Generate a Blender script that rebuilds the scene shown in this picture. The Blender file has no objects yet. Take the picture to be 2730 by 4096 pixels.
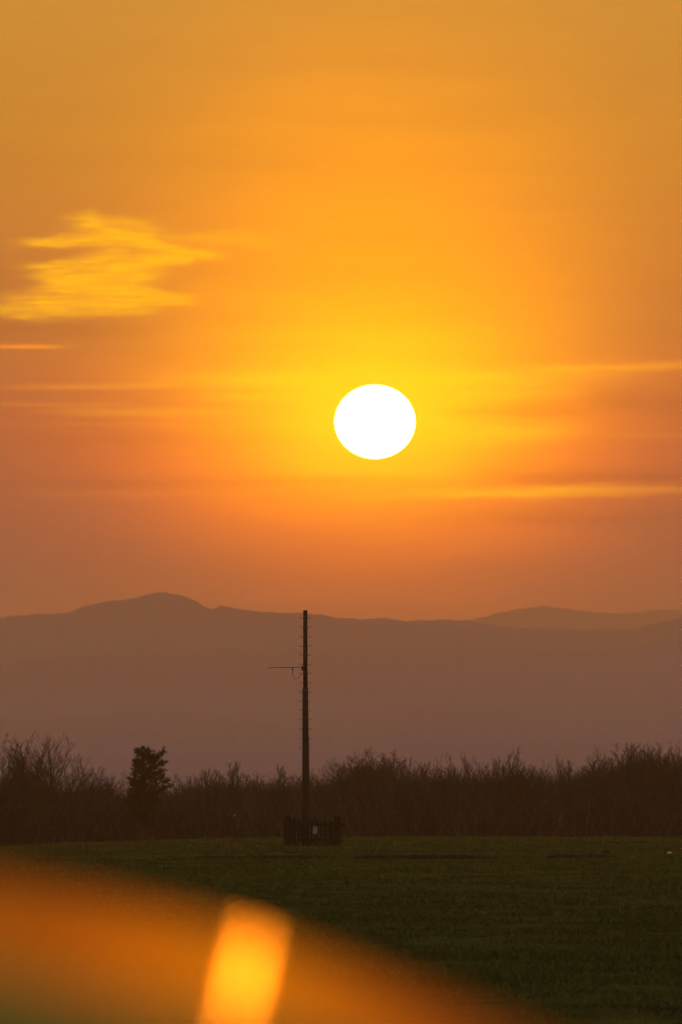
import bpy, math, random
import numpy as np
from mathutils import Vector

random.seed(7)
rng = np.random.default_rng(7)
S = bpy.context.scene
C = S.collection
R = math.radians

# ------------------------------------------------------------------ camera
EYE = Vector((0.0, 0.0, 1.6))
PITCH = math.atan((3214 - 2048) / 34133.0)
FPX = 34133.0
cam_d = bpy.data.cameras.new('camera')
cam = bpy.data.objects.new('camera', cam_d)
C.objects.link(cam)
S.camera = cam
cam.location = EYE
cam.rotation_euler = (math.pi / 2 + PITCH, 0, 0)
cam_d.sensor_fit = 'VERTICAL'
cam_d.sensor_height = 36.0
cam_d.sensor_width = 24.0
cam_d.lens = 300.0
cam_d.clip_start = 0.05
cam_d.clip_end = 60000.0
cam_d.dof.use_dof = True
cam_d.dof.focus_distance = 340.0
cam_d.dof.aperture_fstop = 11.0


def ray(px, py):
    """direction of the photograph's ray, coordinates on a 1568 x 2353 copy"""
    sx = (px * 1.7411 - 1365.0) / FPX
    sy = -(py * 1.7411 - 2048.0) / FPX
    f = Vector((0, math.cos(PITCH), math.sin(PITCH)))
    u = Vector((0, -math.sin(PITCH), math.cos(PITCH)))
    return f + Vector((1, 0, 0)) * sx + u * sy


def at(px, py, Y):
    d = ray(px, py)
    return EYE + d * (Y / d.y)


# ------------------------------------------------------------------ sun and sky
sd = ray(862, 969).normalized()
SUN_EL = math.degrees(math.asin(sd.z))
SUN_AZ = math.degrees(math.atan2(sd.x, sd.y))

SUN_COL = (1.0, 0.40, 0.09)
SUN_STRENGTH = 0.0008
ld = bpy.data.lights.new('sun', 'SUN')
ld.energy = SUN_STRENGTH
ld.angle = R(0.5)
ld.color = SUN_COL
lamp = bpy.data.objects.new('sun', ld)
C.objects.link(lamp)
lamp.rotation_euler = (-sd).to_track_quat('-Z', 'Y').to_euler()

W = bpy.data.worlds.new('World')
S.world = W
W.use_nodes = True
WT = W.node_tree
for n in list(WT.nodes):
    WT.nodes.remove(n)


class G:
    """tiny helper to write node maths"""
    def __init__(self, t):
        self.t = t

    def node(self, kind, **kw):
        n = self.t.nodes.new(kind)
        for k, v in kw.items():
            setattr(n, k, v)
        return n

    def put(self, sock, v):
        if hasattr(v, 'is_linked'):
            self.t.links.new(v, sock)
        else:
            sock.default_value = v

    def m(self, op, *a, clamp=False):
        n = self.node('ShaderNodeMath', operation=op, use_clamp=clamp)
        for i, v in enumerate(a):
            self.put(n.inputs[i], v)
        return n.outputs[0]

    def add(self, a, b): return self.m('ADD', a, b)
    def sub(self, a, b): return self.m('SUBTRACT', a, b)
    def mul(self, a, b): return self.m('MULTIPLY', a, b)
    def div(self, a, b): return self.m('DIVIDE', a, b)
    def mx(self, a, b): return self.m('MAXIMUM', a, b)

    def gauss(self, x):                       # exp(-x^2)
        return self.m('EXPONENT', self.mul(self.mul(x, x), -1.0))

    def step(self, x, a, b):                  # smoothstep a..b
        n = self.node('ShaderNodeMapRange', interpolation_type='SMOOTHSTEP')
        self.put(n.inputs[0], x)
        n.inputs[1].default_value = a
        n.inputs[2].default_value = b
        return n.outputs[0]

    def mix(self, f, a, b, blend='MIX'):
        n = self.node('ShaderNodeMix', data_type='RGBA', blend_type=blend)
        self.put(n.inputs[0], f)
        for s, v in ((n.inputs[6], a), (n.inputs[7], b)):
            self.put(s, v if hasattr(v, 'is_linked') else (*v, 1.0))
        return n.outputs[2]

    def comb(self, x, y, z):
        n = self.node('ShaderNodeCombineXYZ')
        for s, v in zip(n.inputs, (x, y, z)):
            self.put(s, v)
        return n.outputs[0]

    def noise(self, vec, scale, detail=4.0, rough=0.55):
        n = self.node('ShaderNodeTexNoise')
        self.put(n.inputs['Vector'], vec)
        n.inputs['Scale'].default_value = scale
        n.inputs['Detail'].default_value = detail
        n.inputs['Roughness'].default_value = rough
        return n.outputs['Fac']

    def ramp(self, f, stops):
        n = self.node('ShaderNodeValToRGB')
        e = n.color_ramp.elements
        e[0].position, e[0].color = stops[0][0], (*stops[0][1], 1)
        e[1].position, e[1].color = stops[-1][0], (*stops[-1][1], 1)
        for p, c in stops[1:-1]:
            k = e.new(p)
            k.color = (*c, 1)
        self.put(n.inputs[0], f)
        return n.outputs[0]


g = G(WT)
tc = g.node('ShaderNodeTexCoord')
sep = g.node('ShaderNodeSeparateXYZ')
WT.links.new(tc.outputs['Generated'], sep.inputs[0])
DX, DY, DZ = sep.outputs
el = g.mul(g.m('ARCSINE', DZ), 180 / math.pi)
az = g.mul(g.m('ARCTAN2', DX, DY), 180 / math.pi)
u = g.sub(az, SUN_AZ)
v = g.sub(el, SUN_EL)
PPD = FPX / 1.7411 * math.pi / 180      # photo units per degree


def PU(px): return (px - 862) / PPD
def PV(py): return (969 - py) / PPD


# the evening sky itself: dusty physical sky, warm haze band on the sun's side
nish = g.node('ShaderNodeTexSky', sky_type='NISHITA')
nish.sun_disc = False
nish.sun_elevation = R(SUN_EL)
nish.sun_rotation = R(SUN_AZ)
nish.dust_density = 4.0
nish.air_density = 1.2
cool = g.mix(1.0, nish.outputs[0], (0.44, 0.41, 0.44), 'MULTIPLY')

elp = g.mx(el, 0.0)
s = g.m('SQRT', g.div(elp, 90.0))


def sp(e): return math.sqrt(e / 90.0)


WARM = [(0.0, (.24, .10, .095)), (1.0, (.26, .100, .095)), (1.7, (.32, .095, .085)), (2.5, (.55, .125, .055)),
        (3.4, (.64, .200, .040)), (4.4, (.68, .270, .030)), (5.4, (.68, .305, .040)), (9, (.62, .30, .070)),
        (16, (.54, .29, .13)), (30, (.40, .27, .18)), (90, (.24, .21, .20))]
warm = g.ramp(s, [(sp(e), c) for e, c in WARM])
caz = g.m('COSINE', g.mul(u, math.pi / 180))
wf = g.step(caz, -0.35, 0.90)
wf = g.mul(wf, g.step(elp, 48.0, 7.0))
sky = g.mix(wf, cool, warm)

# broad glow round the sun: reaches far upwards, is choked by haze downwards
up = g.mx(v, 0.0)
dn = g.mx(g.mul(v, -1.0), 0.0)
vv = g.add(g.mul(up, 0.70), g.mul(dn, 1.40))
r1 = g.m('SQRT', g.add(g.mul(g.mul(u, 0.93), g.mul(u, 0.93)), g.mul(vv, vv)))
wv = g.comb(g.mul(u, 0.5), g.mul(v, 3.0), 0.0)
warp = g.sub(g.noise(wv, 1.3, 3.0), 0.5)
r1 = g.add(r1, g.mul(warp, 0.35))
f1 = g.m('EXPONENT', g.mul(g.m('POWER', g.div(g.mx(r1, 0.0), 1.50), 2.5), -1.0))
glow_c = g.mix(g.step(v, -0.45, 0.75), (2.5, .42, .0), (1.95, .63, .0))
sky = g.mix(g.mul(f1, 0.97), sky, glow_c)
vv2 = g.add(g.mul(up, 1.15), g.mul(dn, 1.45))
r2 = g.m('SQRT', g.add(g.mul(g.mul(u, 0.80), g.mul(u, 0.80)), g.mul(vv2, vv2)))
r2 = g.add(r2, g.mul(warp, 0.16))
f2 = g.gauss(g.div(r2, 0.70))
sky = g.mix(g.mul(f2, 0.95), sky, (3.2, 1.42, .0))

# faint drawn-out streaks all along the low sky
sv = g.comb(g.mul(az, 0.28), g.mul(el, 5.5), 0.0)
st = g.noise(sv, 1.0, 5.0, 0.6)
st = g.mul(g.sub(st, 0.5), g.m('EXPONENT', g.div(elp, -7.0)))
stm = g.add(1.0, g.mul(st, 0.30))
sky = g.mix(1.0, sky, g.comb(stm, stm, stm), 'MULTIPLY')

# thin cloud streaks (px centre, py centre, half width, half height, slope, gain)
cl = None
wob = g.mul(g.sub(g.noise(g.comb(g.mul(u, 1.2), g.mul(v, 7.0), 3.0), 2.2, 4.0), 0.5), 0.05)
fray = g.noise(g.comb(g.mul(u, 2.0), g.mul(v, 34.0), 5.0), 1.6, 6.0, 0.64)
STREAKS = [(60, 797, 85, 4.5, 0.0, .95), (240, 888, 230, 7, -0.012, .42), (120, 930, 170, 5, 0.0, .30),
           (330, 948, 240, 9, 0.0, .38), (860, 872, 440, 20, 0.0, .85), (1080, 905, 260, 14, -.02, .5), (1420, 845, 260, 10, -0.02, .62),
           (1130, 862, 330, 10, -0.015, .45), (640, 912, 200, 11, 0.0, .40), (1110, 996, 210, 24, -0.03, .75),
           (1240, 1130, 300, 12, -0.012, .78), (1450, 1127, 240, 9, 0.0, .55), (960, 1140, 180, 5, -0.02, .3),
           (860, 1072, 200, 22, 0.0, .35), (470, 885, 150, 6, -.01, .3), (230, 975, 220, 4, 0.0, .16),
           (1500, 1000, 220, 6, 0.0, .16), (300, 1135, 260, 6, 0.0, .16)]
for cx, cy, hw, hh, sl, gain in STREAKS:
    a = g.div(g.sub(u, PU(cx)), hw / PPD)
    b = g.sub(g.sub(v, PV(cy)), g.mul(g.sub(u, PU(cx)), -sl))
    b = g.div(g.add(b, g.mul(wob, hh / 9.0)), hh / PPD)
    k = g.mul(g.mul(g.gauss(g.mul(a, a)), g.gauss(b)), gain)
    cl = k if cl is None else g.mx(cl, k)
cl = g.mul(cl, g.add(0.45, g.mul(fray, 1.1)))

# the zigzag veil of cirrus: tapered strokes (x0,y0,x1,y1,half height at each end, gain)
zig = None
big = g.mul(g.sub(g.noise(g.comb(g.mul(u, 2.0), g.mul(v, 5.0), 9.0), 1.5, 5.0, 0.6), 0.5), 0.10)
uz = g.add(u, g.mul(g.sub(g.noise(g.comb(u, g.mul(v, 15.0), 1.0), 1.2, 4.0, .6), .5), 0.26))
vz = g.add(v, big)
STROKES = [(200, 508, 310, 518, 10, 12, .6), (92, 556, 330, 548, 8, 24, .8), (215, 516, 330, 560, 20, 22, .85),
           (290, 552, 458, 585, 16, 12, 1.0), (455, 586, 270, 612, 9, 24, 1.0), (330, 608, 95, 614, 26, 9, .8),
           (310, 632, 125, 648, 26, 24, 1.0), (150, 655, 400, 684, 26, 11, 1.0), (290, 664, 408, 680, 20, 7, .85),
           (400, 688, 110, 700, 11, 27, .95), (180, 690, 5, 714, 26, 11, .7), (310, 712, 60, 722, 12, 10, .7),
           (330, 540, 600, 552, 9, 14, .38), (260, 590, 130, 628, 22, 18, .8), (180, 655, 50, 692, 18, 16, .55),
           (250, 580, 230, 690, 14, 14, .5)]
for x0, y0, x1, y1, h0, h1, gain in STROKES:
    ax, ay, bx, by = PU(x0), PV(y0), PU(x1), PV(y1)
    t = g.div(g.sub(uz, ax), bx - ax)
    tcl = g.m('MINIMUM', g.mx(t, 0.0), 1.0)
    yy = g.add(ay, g.mul(tcl, by - ay))
    hh = g.add(h0 / PPD, g.mul(tcl, (h1 - h0) / PPD))
    d = g.div(g.sub(vz, yy), hh)
    over = g.mul(g.sub(t, tcl), abs(bx - ax) / 0.13)
    k = g.mul(g.mul(g.step(g.m('ABSOLUTE', d), 2.0, 0.0), g.gauss(over)), gain)
    zig = k if zig is None else g.mx(zig, k)
zig = g.mul(zig, g.add(-0.10, g.mul(fray, 2.1)))
sky = g.mix(g.m('MINIMUM', g.mul(zig, 0.92), 1.0), sky, (1.6, .74, .0))
clc = g.mix(f1, (1.35, .36, .03), (2.6, 1.20, .0))
dk = None
for cx, cy, hw, hh, sl, gain in [(1380, 1100, 260, 15, 0.0, .20), (1180, 946, 170, 16, -.02, .16), (1480, 930, 160, 30, 0.0, .14), (330, 1010, 330, 20, 0.0, .10),
                                 (700, 1105, 260, 10, -.02, .12), (1250, 1190, 400, 22, -.01, .10), (120, 760, 220, 18, 0.0, .10), (620, 860, 200, 7, 0.0, .12), (300, 1110, 300, 9, 0.0, .08)]:
    a = g.div(g.sub(u, PU(cx)), hw / PPD)
    b = g.sub(g.sub(v, PV(cy)), g.mul(g.sub(u, PU(cx)), -sl))
    b = g.div(g.add(b, g.mul(wob, hh / 9.0)), hh / PPD)
    k = g.mul(g.mul(g.gauss(g.mul(a, a)), g.gauss(b)), gain)
    dk = k if dk is None else g.mx(dk, k)
dkm = g.sub(1.0, dk)
sky = g.mix(1.0, sky, g.comb(dkm, dkm, dkm), 'MULTIPLY')
sky = g.mix(g.m('MINIMUM', cl, 1.0), sky, clc)

# the sun's disc, a little flattened by refraction
rs = g.m('SQRT', g.add(g.mul(g.div(u, 93.5 / PPD), g.div(u, 93.5 / PPD)), g.mul(g.div(v, 85.5 / PPD), g.div(v, 85.5 / PPD))))
disc = g.step(rs, 1.012, 0.988)
sky = g.mix(disc, sky, (30.0, 10.5, 2.2))

bg = g.node('ShaderNodeBackground')
WT.links.new(sky, bg.inputs[0])
bg.inputs[1].default_value = 1.0
wo = g.node('ShaderNodeOutputWorld')
WT.links.new(bg.outputs[0], wo.inputs[0])
W.cycles.sampling_method = 'MANUAL'
W.cycles.sample_map_resolution = 2048

S.view_settings.view_transform = 'Standard'
S.view_settings.look = 'None'
S.view_settings.exposure = 0.0
S.view_settings.gamma = 1.0
S.view_settings.use_curve_mapping = False
S.render.engine = 'CYCLES'
S.cycles.use_denoising = True
S.cycles.denoising_input_passes = 'RGB_ALBEDO'
S.cycles.max_bounces = 6
S.cycles.volume_bounces = 1
S.cycles.transparent_max_bounces = 8


# ------------------------------------------------------------------ helpers
def mat(name, col, rough=0.8, metal=0.0, coat=0.0, var=0.0, scale=8.0, spec=0.3, stretch=(1, 1, 1), col2=None, bump=0.0, isl=0.0):
    m = bpy.data.materials.new(name)
    m.use_nodes = True
    t = G(m.node_tree)
    b = m.node_tree.nodes['Principled BSDF']
    b.inputs['Base Color'].default_value = (*col, 1)
    b.inputs['Roughness'].default_value = rough
    b.inputs['Metallic'].default_value = metal
    b.inputs['Specular IOR Level'].default_value = spec
    b.inputs['Coat Weight'].default_value = coat
    if var > 0 or col2:
        co = t.node('ShaderNodeTexCoord')
        mp = t.node('ShaderNodeMapping')
        mp.inputs['Scale'].default_value = stretch
        m.node_tree.links.new(co.outputs['Object'], mp.inputs[0])
        f = t.noise(mp.outputs[0], scale, 5.0, 0.6)
        f = t.step(f, 0.3, 0.7)
        c2 = col2 if col2 else tuple(c * (1 - var) for c in col)
        c = t.mix(f, c2, tuple(x * (1 + var) for x in col) if not col2 else col)
        if isl:
            ge = t.node('ShaderNodeNewGeometry')
            rnd = t.m('POWER', ge.outputs['Random Per Island'], 2.2)
            k_ = t.add(.55, t.mul(rnd, isl))
            c = t.mix(1.0, c, t.comb(k_, k_, k_), 'MULTIPLY')
        m.node_tree.links.new(c, b.inputs['Base Color'])
        if bump:
            bn = t.node('ShaderNodeBump')
            bn.inputs['Strength'].default_value = bump
            t.put(bn.inputs['Height'], f)
            m.node_tree.links.new(bn.outputs[0], b.inputs['Normal'])
    return m


def mesh_np(name, verts, faces, material=None, smooth=False):
    """verts (n,3), faces (m,k) arrays, all faces with k corners"""
    verts = np.asarray(verts, dtype=np.float32)
    faces = np.asarray(faces, dtype=np.int32)
    me = bpy.data.meshes.new(name)
    k = faces.shape[1]
    me.vertices.add(len(verts))
    me.vertices.foreach_set('co', verts.ravel())
    me.loops.add(faces.size)
    me.loops.foreach_set('vertex_index', faces.ravel())
    me.polygons.add(len(faces))
    me.polygons.foreach_set('loop_start', np.arange(0, faces.size, k, dtype=np.int32))
    me.polygons.foreach_set('loop_total', np.full(len(faces), k, dtype=np.int32))
    me.update(calc_edges=True)
    if smooth:
        me.polygons.foreach_set('use_smooth', np.ones(len(faces), dtype=bool))
    if material:
        me.materials.append(material)
    return me


def mesh_py(name, verts, faces, material=None, smooth=False):
    me = bpy.data.meshes.new(name)
    me.from_pydata([tuple(p) for p in verts], [], faces)
    me.update()
    if smooth:
        for p in me.polygons:
            p.use_smooth = True
    if material:
        me.materials.append(material)
    return me


def obj(name, me, parent=None, loc=(0, 0, 0), rot=(0, 0, 0), scale=(1, 1, 1)):
    o = bpy.data.objects.new(name, me)
    C.objects.link(o)
    o.location, o.rotation_euler, o.scale = loc, rot, scale
    if parent:
        o.parent = parent
    return o


def tag(o, label=None, cat=None, group=None, kind=None):
    if label: o['label'] = label
    if cat: o['category'] = cat
    if group: o['group'] = group
    if kind: o['kind'] = kind
    return o


def copy_tree(o, parent=None):
    c = o.copy()
    C.objects.link(c)
    c.parent = parent
    for ch in [k for k in bpy.data.objects if k.parent == o]:
        copy_tree(ch, c)
    return c


class MB:
    """collects simple shapes into one mesh"""
    def __init__(self):
        self.v, self.f = [], []

    def box(self, c, size, rz=0.0, tilt=None):
        n = len(self.v)
        cx, cy, cz = c
        hx, hy, hz = (q / 2 for q in size)
        cr, sr = math.cos(rz), math.sin(rz)
        for dx, dy, dz in ((-1, -1, -1), (1, -1, -1), (1, 1, -1), (-1, 1, -1), (-1, -1, 1), (1, -1, 1), (1, 1, 1), (-1, 1, 1)):
            x, y, z = dx * hx, dy * hy, dz * hz
            self.v.append((cx + x * cr - y * sr, cy + x * sr + y * cr, cz + z))
        for q in ((0, 3, 2, 1), (4, 5, 6, 7), (0, 1, 5, 4), (1, 2, 6, 5), (2, 3, 7, 6), (3, 0, 4, 7)):
            self.f.append(tuple(n + i for i in q))
        return self

    def tube(self, pts, rad, sides=8, cap=True):
        pts = [Vector(p) for p in pts]
        rads = rad if isinstance(rad, (list, tuple)) else [rad] * len(pts)
        base = len(self.v)
        ref = Vector((0, 0, 1))
        for i, p in enumerate(pts):
            d = (pts[min(i + 1, len(pts) - 1)] - pts[max(i - 1, 0)]).normalized()
            a = d.cross(ref if abs(d.z) < 0.9 else Vector((0, 1, 0))).normalized()
            b = d.cross(a).normalized()
            for k in range(sides):
                th = 2 * math.pi * k / sides
                self.v.append(tuple(p + (a * math.cos(th) + b * math.sin(th)) * rads[i]))
        for i in range(len(pts) - 1):
            for k in range(sides):
                k2 = (k + 1) % sides
                self.f.append((base + i * sides + k, base + i * sides + k2, base + (i + 1) * sides + k2, base + (i + 1) * sides + k))
        if cap:
            self.f.append(tuple(base + k for k in range(sides))[::-1])
            e = base + (len(pts) - 1) * sides
            self.f.append(tuple(e + k for k in range(sides)))
        return self

    def build(self, name, material, parent=None, smooth=False, **kw):
        return obj(name, mesh_py(name, self.v, self.f, material, smooth), parent, **kw)


def vnoise(x, y, seed=0):
    """smooth value noise on arrays"""
    x = np.asarray(x, dtype=float); y = np.asarray(y, dtype=float)
    xi, yi = np.floor(x), np.floor(y)
    fx, fy = x - xi, y - yi
    fx, fy = fx * fx * (3 - 2 * fx), fy * fy * (3 - 2 * fy)

    def h(a, b):
        q = np.sin(a * 127.1 + b * 311.7 + seed * 74.7) * 43758.5453
        return q - np.floor(q)
    return (h(xi, yi) * (1 - fx) + h(xi + 1, yi) * fx) * (1 - fy) + (h(xi, yi + 1) * (1 - fx) + h(xi + 1, yi + 1) * fx) * fy


def fbm(x, y, o=4, seed=0):
    t, a = 0, 1.0
    for i in range(o):
        t = t + a * (vnoise(x * 2 ** i, y * 2 ** i, seed + i) - 0.5)
        a *= 0.5
    return t


# ------------------------------------------------------------------ ground
CREST = 396.0


def ground_z(x, y):
    x = np.asarray(x, dtype=float); y = np.asarray(y, dtype=float)
    lat = np.clip((-x - 1.0) / 17.0, 0, 1.6)
    far = np.clip((y - 120) / 270.0, 0, 1)
    z = -0.50 * lat ** 1.4 * far
    over = np.clip(y - CREST, 0, None)
    z = z - np.where(over < 120, 0.0001 * over ** 2, 1.44 + 0.024 * (over - 120))
    z = np.where(y > 900, -10.62 + (z + 10.62) * 0.02, z)
    amp = np.clip((y - 20) / 40, 0.1, 1) * np.clip((900 - y) / 300, 0, 1)
    z = z + amp * (0.055 * fbm(x / 9.0, y / 16.0, 3, 3) + 0.035 * fbm(x / 2.4, y / 4.0, 3, 11))
    # an old furrow that crosses the whole field
    yc = 252 + 3.0 * np.sin(x / 13.0) + 4.0 * fbm(x / 6.0, x * 0, 3, 5)
    st_ = np.clip((y - yc) / 0.8, 0, 1)
    z = z + 0.10 * st_ * np.exp(-np.clip(y - yc, 0, None) / 40.0) - 0.05 * np.exp(-((y - yc + 1.5) / 2.2) ** 2)
    yc2 = 345 + 2.0 * np.sin(x / 9.0 + 1)
    z = z - 0.05 * np.exp(-((y - yc2) / 2.0) ** 2)
    return z


def gz(x, y):
    return float(ground_z(np.array([x]), np.array([y]))[0])


ys = np.concatenate([np.linspace(-400, 40, 12), np.linspace(45, 235, 220), np.linspace(236, 266, 110), np.linspace(267, 420, 170), np.linspace(425, 700, 50), np.geomspace(720, 9800, 24)])
xs_in = np.concatenate([-np.geomspace(3000, 36, 20), np.linspace(-35, 35, 150), np.geomspace(36, 3000, 20)])
X, Yg = np.meshgrid(xs_in, ys)
Z = ground_z(X, Yg)
V = np.stack([X, Yg, Z], -1).reshape(-1, 3)
nx, ny = len(xs_in), len(ys)
ii = np.arange((ny - 1) * nx).reshape(ny - 1, nx)[:, :-1].ravel()
F = np.stack([ii, ii + 1, ii + nx + 1, ii + nx], -1)

def bare(x, y):
    """where the turf is broken and dark soil lies open: the old bank, and scattered worn patches"""
    yc = 252 + 3.0 * np.sin(x / 13.0) + 4.0 * fbm(x / 6.0, x * 0, 3, 5)
    band = np.exp(-((y - yc - .3) / .75) ** 2) * np.clip(.55 + 2.2 * fbm(x / 1.7, y / 4.0, 4, 77), 0, 1)
    pat = np.clip((fbm(x / 1.6, y / 2.6, 4, 61) - .30) * 6, 0, 1) * .8
    return np.clip(band + pat, 0, 1)


gm = bpy.data.materials.new('meadow')
gm.use_nodes = True
t = G(gm.node_tree)
b = gm.node_tree.nodes['Principled BSDF']
co = t.node('ShaderNodeTexCoord').outputs['Object']
n1 = t.step(t.noise(co, 0.35, 5, .6), .35, .65)
n2 = t.step(t.noise(co, 4.0, 4, .6), .35, .65)
c = t.mix(n1, (.085, .076, .014), (.105, .078, .018))
c = t.mix(t.mul(n2, .6), c, (.046, .048, .009))
at_ = t.node('ShaderNodeAttribute', attribute_name='bare_soil')
c = t.mix(at_.outputs['Fac'], c, (.020, .016, .009))
gm.node_tree.links.new(c, b.inputs['Base Color'])
b.inputs['Roughness'].default_value = 1.0
b.inputs['Specular IOR Level'].default_value = 0.0
ground = obj('ground', mesh_np('ground', V, F, gm, True))
att = ground.data.attributes.new('bare_soil', 'FLOAT', 'POINT')
att.data.foreach_set('value', bare(X, Yg).ravel().astype(np.float32))
tag(ground, kind='structure')

# grass: blades standing all over the near field
gr = bpy.data.materials.new('grass_blades')
gr.use_nodes = True
t = G(gr.node_tree)
b = gr.node_tree.nodes['Principled BSDF']
co = t.node('ShaderNodeTexCoord').outputs['Object']
n1 = t.step(t.noise(co, 0.22, 4, .6), .35, .65)
n2 = t.step(t.noise(co, 2.6, 3, .6), .35, .65)
c = t.mix(n1, (.090, .080, .013), (.132, .096, .020))
c = t.mix(t.mul(n2, .5), c, (.050, .054, .009))
ge = t.node('ShaderNodeNewGeometry')
k_ = t.add(.70, t.mul(t.m('POWER', ge.outputs['Random Per Island'], 1.6), .75))
c = t.mix(1.0, c, t.comb(k_, k_, t.mul(k_, .9)), 'MULTIPLY')
gr.node_tree.links.new(c, b.inputs['Base Color'])
b.inputs['Roughness'].default_value = 0.9
b.inputs['Specular IOR Level'].default_value = 0.05
b.inputs['Transmission Weight'].default_value = 0.0
NB = 190000
q = rng.random(NB)
dist = 1.6 / (1.6 / 52.0 + q * (1.6 / 420.0 - 1.6 / 52.0))
lat = (rng.random(NB) - 0.5) * 0.125 * dist
clump = fbm(lat / 1.3, dist / 2.2, 3, 21)
keep = rng.random(NB) < np.clip(0.55 + 1.6 * clump, 0.08, 1) * (1 - .75 * bare(lat, dist))
dist, lat, clump = dist[keep], lat[keep], clump[keep]
NB = len(dist)
zb = ground_z(lat, dist) - 0.01
hgt = (0.025 + 0.05 * rng.random(NB)) * (1 + 1.2 * np.clip(clump, -0.3, 0.6)) * (0.75 + dist / 500)
wid = (0.006 + 0.010 * rng.random(NB)) * (0.6 + dist / 160)
vs, fs = [], []
for k in range(3):
    th = rng.random(NB) * math.pi
    le = rng.normal(0, .5, NB) * hgt
    le2 = rng.normal(0, .5, NB) * hgt
    ox, oy = rng.normal(0, .02, NB) + 0, rng.normal(0, .02, NB)
    p0 = np.stack([lat + ox - np.cos(th) * wid, dist + oy - np.sin(th) * wid, zb], -1)
    p1 = np.stack([lat + ox + np.cos(th) * wid, dist + oy + np.sin(th) * wid, zb], -1)
    p2 = np.stack([lat + ox + le, dist + oy + le2, zb + hgt * (0.7 + .5 * rng.random(NB))], -1)
    vs.append(np.stack([p0, p1, p2], 1).reshape(-1, 3))
V = np.concatenate(vs)
F = np.arange(len(V)).reshape(-1, 3)
grass = obj('grass', mesh_np('grass', V, F, gr))
tag(grass, kind='stuff')

# ------------------------------------------------------------------ hills
RIDGE = [(-4000, 1470), (-2600, 1380), (-1500, 1440), (-600, 1395), (-200, 1422), (0, 1418), (60, 1415), (160, 1406), (200, 1392),
         (250, 1382), (320, 1373), (365, 1363), (385, 1362), (420, 1370), (450, 1380), (470, 1394), (485, 1400), (510, 1392), (535, 1398),
         (560, 1402), (640, 1407), (700, 1409), (760, 1416), (800, 1423), (880, 1420), (930, 1427), (1020, 1424), (1080, 1427),
         (1140, 1438), (1200, 1443), (1260, 1440), (1340, 1450), (1400, 1443), (1450, 1447), (1500, 1435), (1568, 1420),
         (1800, 1380), (2600, 1430), (4000, 1400), (5600, 1460)]
FAR = [(-4000, 1440), (-600, 1470), (700, 1470), (1000, 1440), (1060, 1431), (1100, 1421), (1150, 1408), (1200, 1398), (1255, 1393),
       (1300, 1399), (1350, 1405), (1400, 1410), (1450, 1409), (1500, 1403), (1568, 1402), (1900, 1430), (2600, 1400), (5600, 1450)]
MID = [(-4000, 1640), (-300, 1625), (100, 1640), (380, 1610), (700, 1650), (1000, 1600), (1250, 1610), (1568, 1590), (1900, 1600), (5600, 1640)]
LOW = [(-4000, 1500), (-300, 1530), (0, 1525), (250, 1500), (520, 1490), (760, 1500), (950, 1515), (1150, 1490), (1350, 1500), (1568, 1468), (1800, 1470), (5600, 1520)]

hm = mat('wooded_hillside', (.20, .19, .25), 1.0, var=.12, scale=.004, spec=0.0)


def hill(name, prof, Y, foot, rough, seed, top=None):
    """a wooded ridge: foot nearer to us, crest at Y, falling away again behind"""
    px = np.linspace(-3600, 5200, 2600)
    py = np.interp(px, [p[0] for p in prof], [p[1] for p in prof])
    py = py + fbm(px / 22.0, px * 0, 4, seed) * rough + np.maximum(0, fbm(px / 7.0, px * 0 + 3, 2, seed + 3)) * -rough * .9
    xc = (px * 1.7411 - 1365) / FPX * Y
    zc = 1.6 + (1845.9 - py) * 1.7411 / FPX * Y
    kk = np.exp(-np.linspace(-3, 3, 121) ** 2)
    zs = np.convolve(np.pad(zc, 60, 'edge'), kk / kk.sum(), 'valid')
    rows = []
    tt = np.concatenate([np.linspace(0, 1, 34), [1.06, 1.2, 1.45]])
    for a in tt:
        yy = foot + (Y - foot) * a
        if a <= 1:
            h = a ** 1.15
        else:
            h = max(0.0, 1 - (a - 1) * 2.0)
        wz = np.clip((min(a, 2 - a) - .82) / .18, 0, 1) ** 2
        z = -10 + (zs + (zc - zs) * wz + 10) * h + fbm(xc / 260.0 + a * 3, xc * 0 + a * 9, 3, seed + 7) * 4 * (1 - abs(2 * min(a, 1) - 1)) * (a < 1)
        rows.append(np.stack([xc, np.full_like(xc, yy), z], -1))
    V = np.concatenate(rows)
    n, mrows = len(px), len(tt)
    ii = np.arange((mrows - 1) * n).reshape(mrows - 1, n)[:, :-1].ravel()
    F = np.stack([ii, ii + 1, ii + n + 1, ii + n], -1)
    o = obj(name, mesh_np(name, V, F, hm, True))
    tag(o, kind='structure')
    return o


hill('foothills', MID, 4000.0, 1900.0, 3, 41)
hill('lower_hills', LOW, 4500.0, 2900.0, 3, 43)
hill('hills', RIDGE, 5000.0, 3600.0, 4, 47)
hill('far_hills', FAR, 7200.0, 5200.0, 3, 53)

# ------------------------------------------------------------------ haze
hz = bpy.data.materials.new('haze')
hz.use_nodes = True
for n in list(hz.node_tree.nodes):
    hz.node_tree.nodes.remove(n)
pv = hz.node_tree.nodes.new('ShaderNodeVolumePrincipled')
pv.inputs['Color'].default_value = (1.0, .72, .38, 1)
pv.inputs['Density'].default_value = 1.85e-4
pv.inputs['Anisotropy'].default_value = 0.87
ho = hz.node_tree.nodes.new('ShaderNodeOutputMaterial')
hz.node_tree.links.new(pv.outputs[0], ho.inputs['Volume'])
mb = MB()
HZTOP = 178.0
mb.box((0, 4700, (HZTOP - 14) / 2), (6600, 10800, HZTOP + 14))
haze = mb.build('haze', hz)
tag(haze, kind='stuff')

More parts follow.
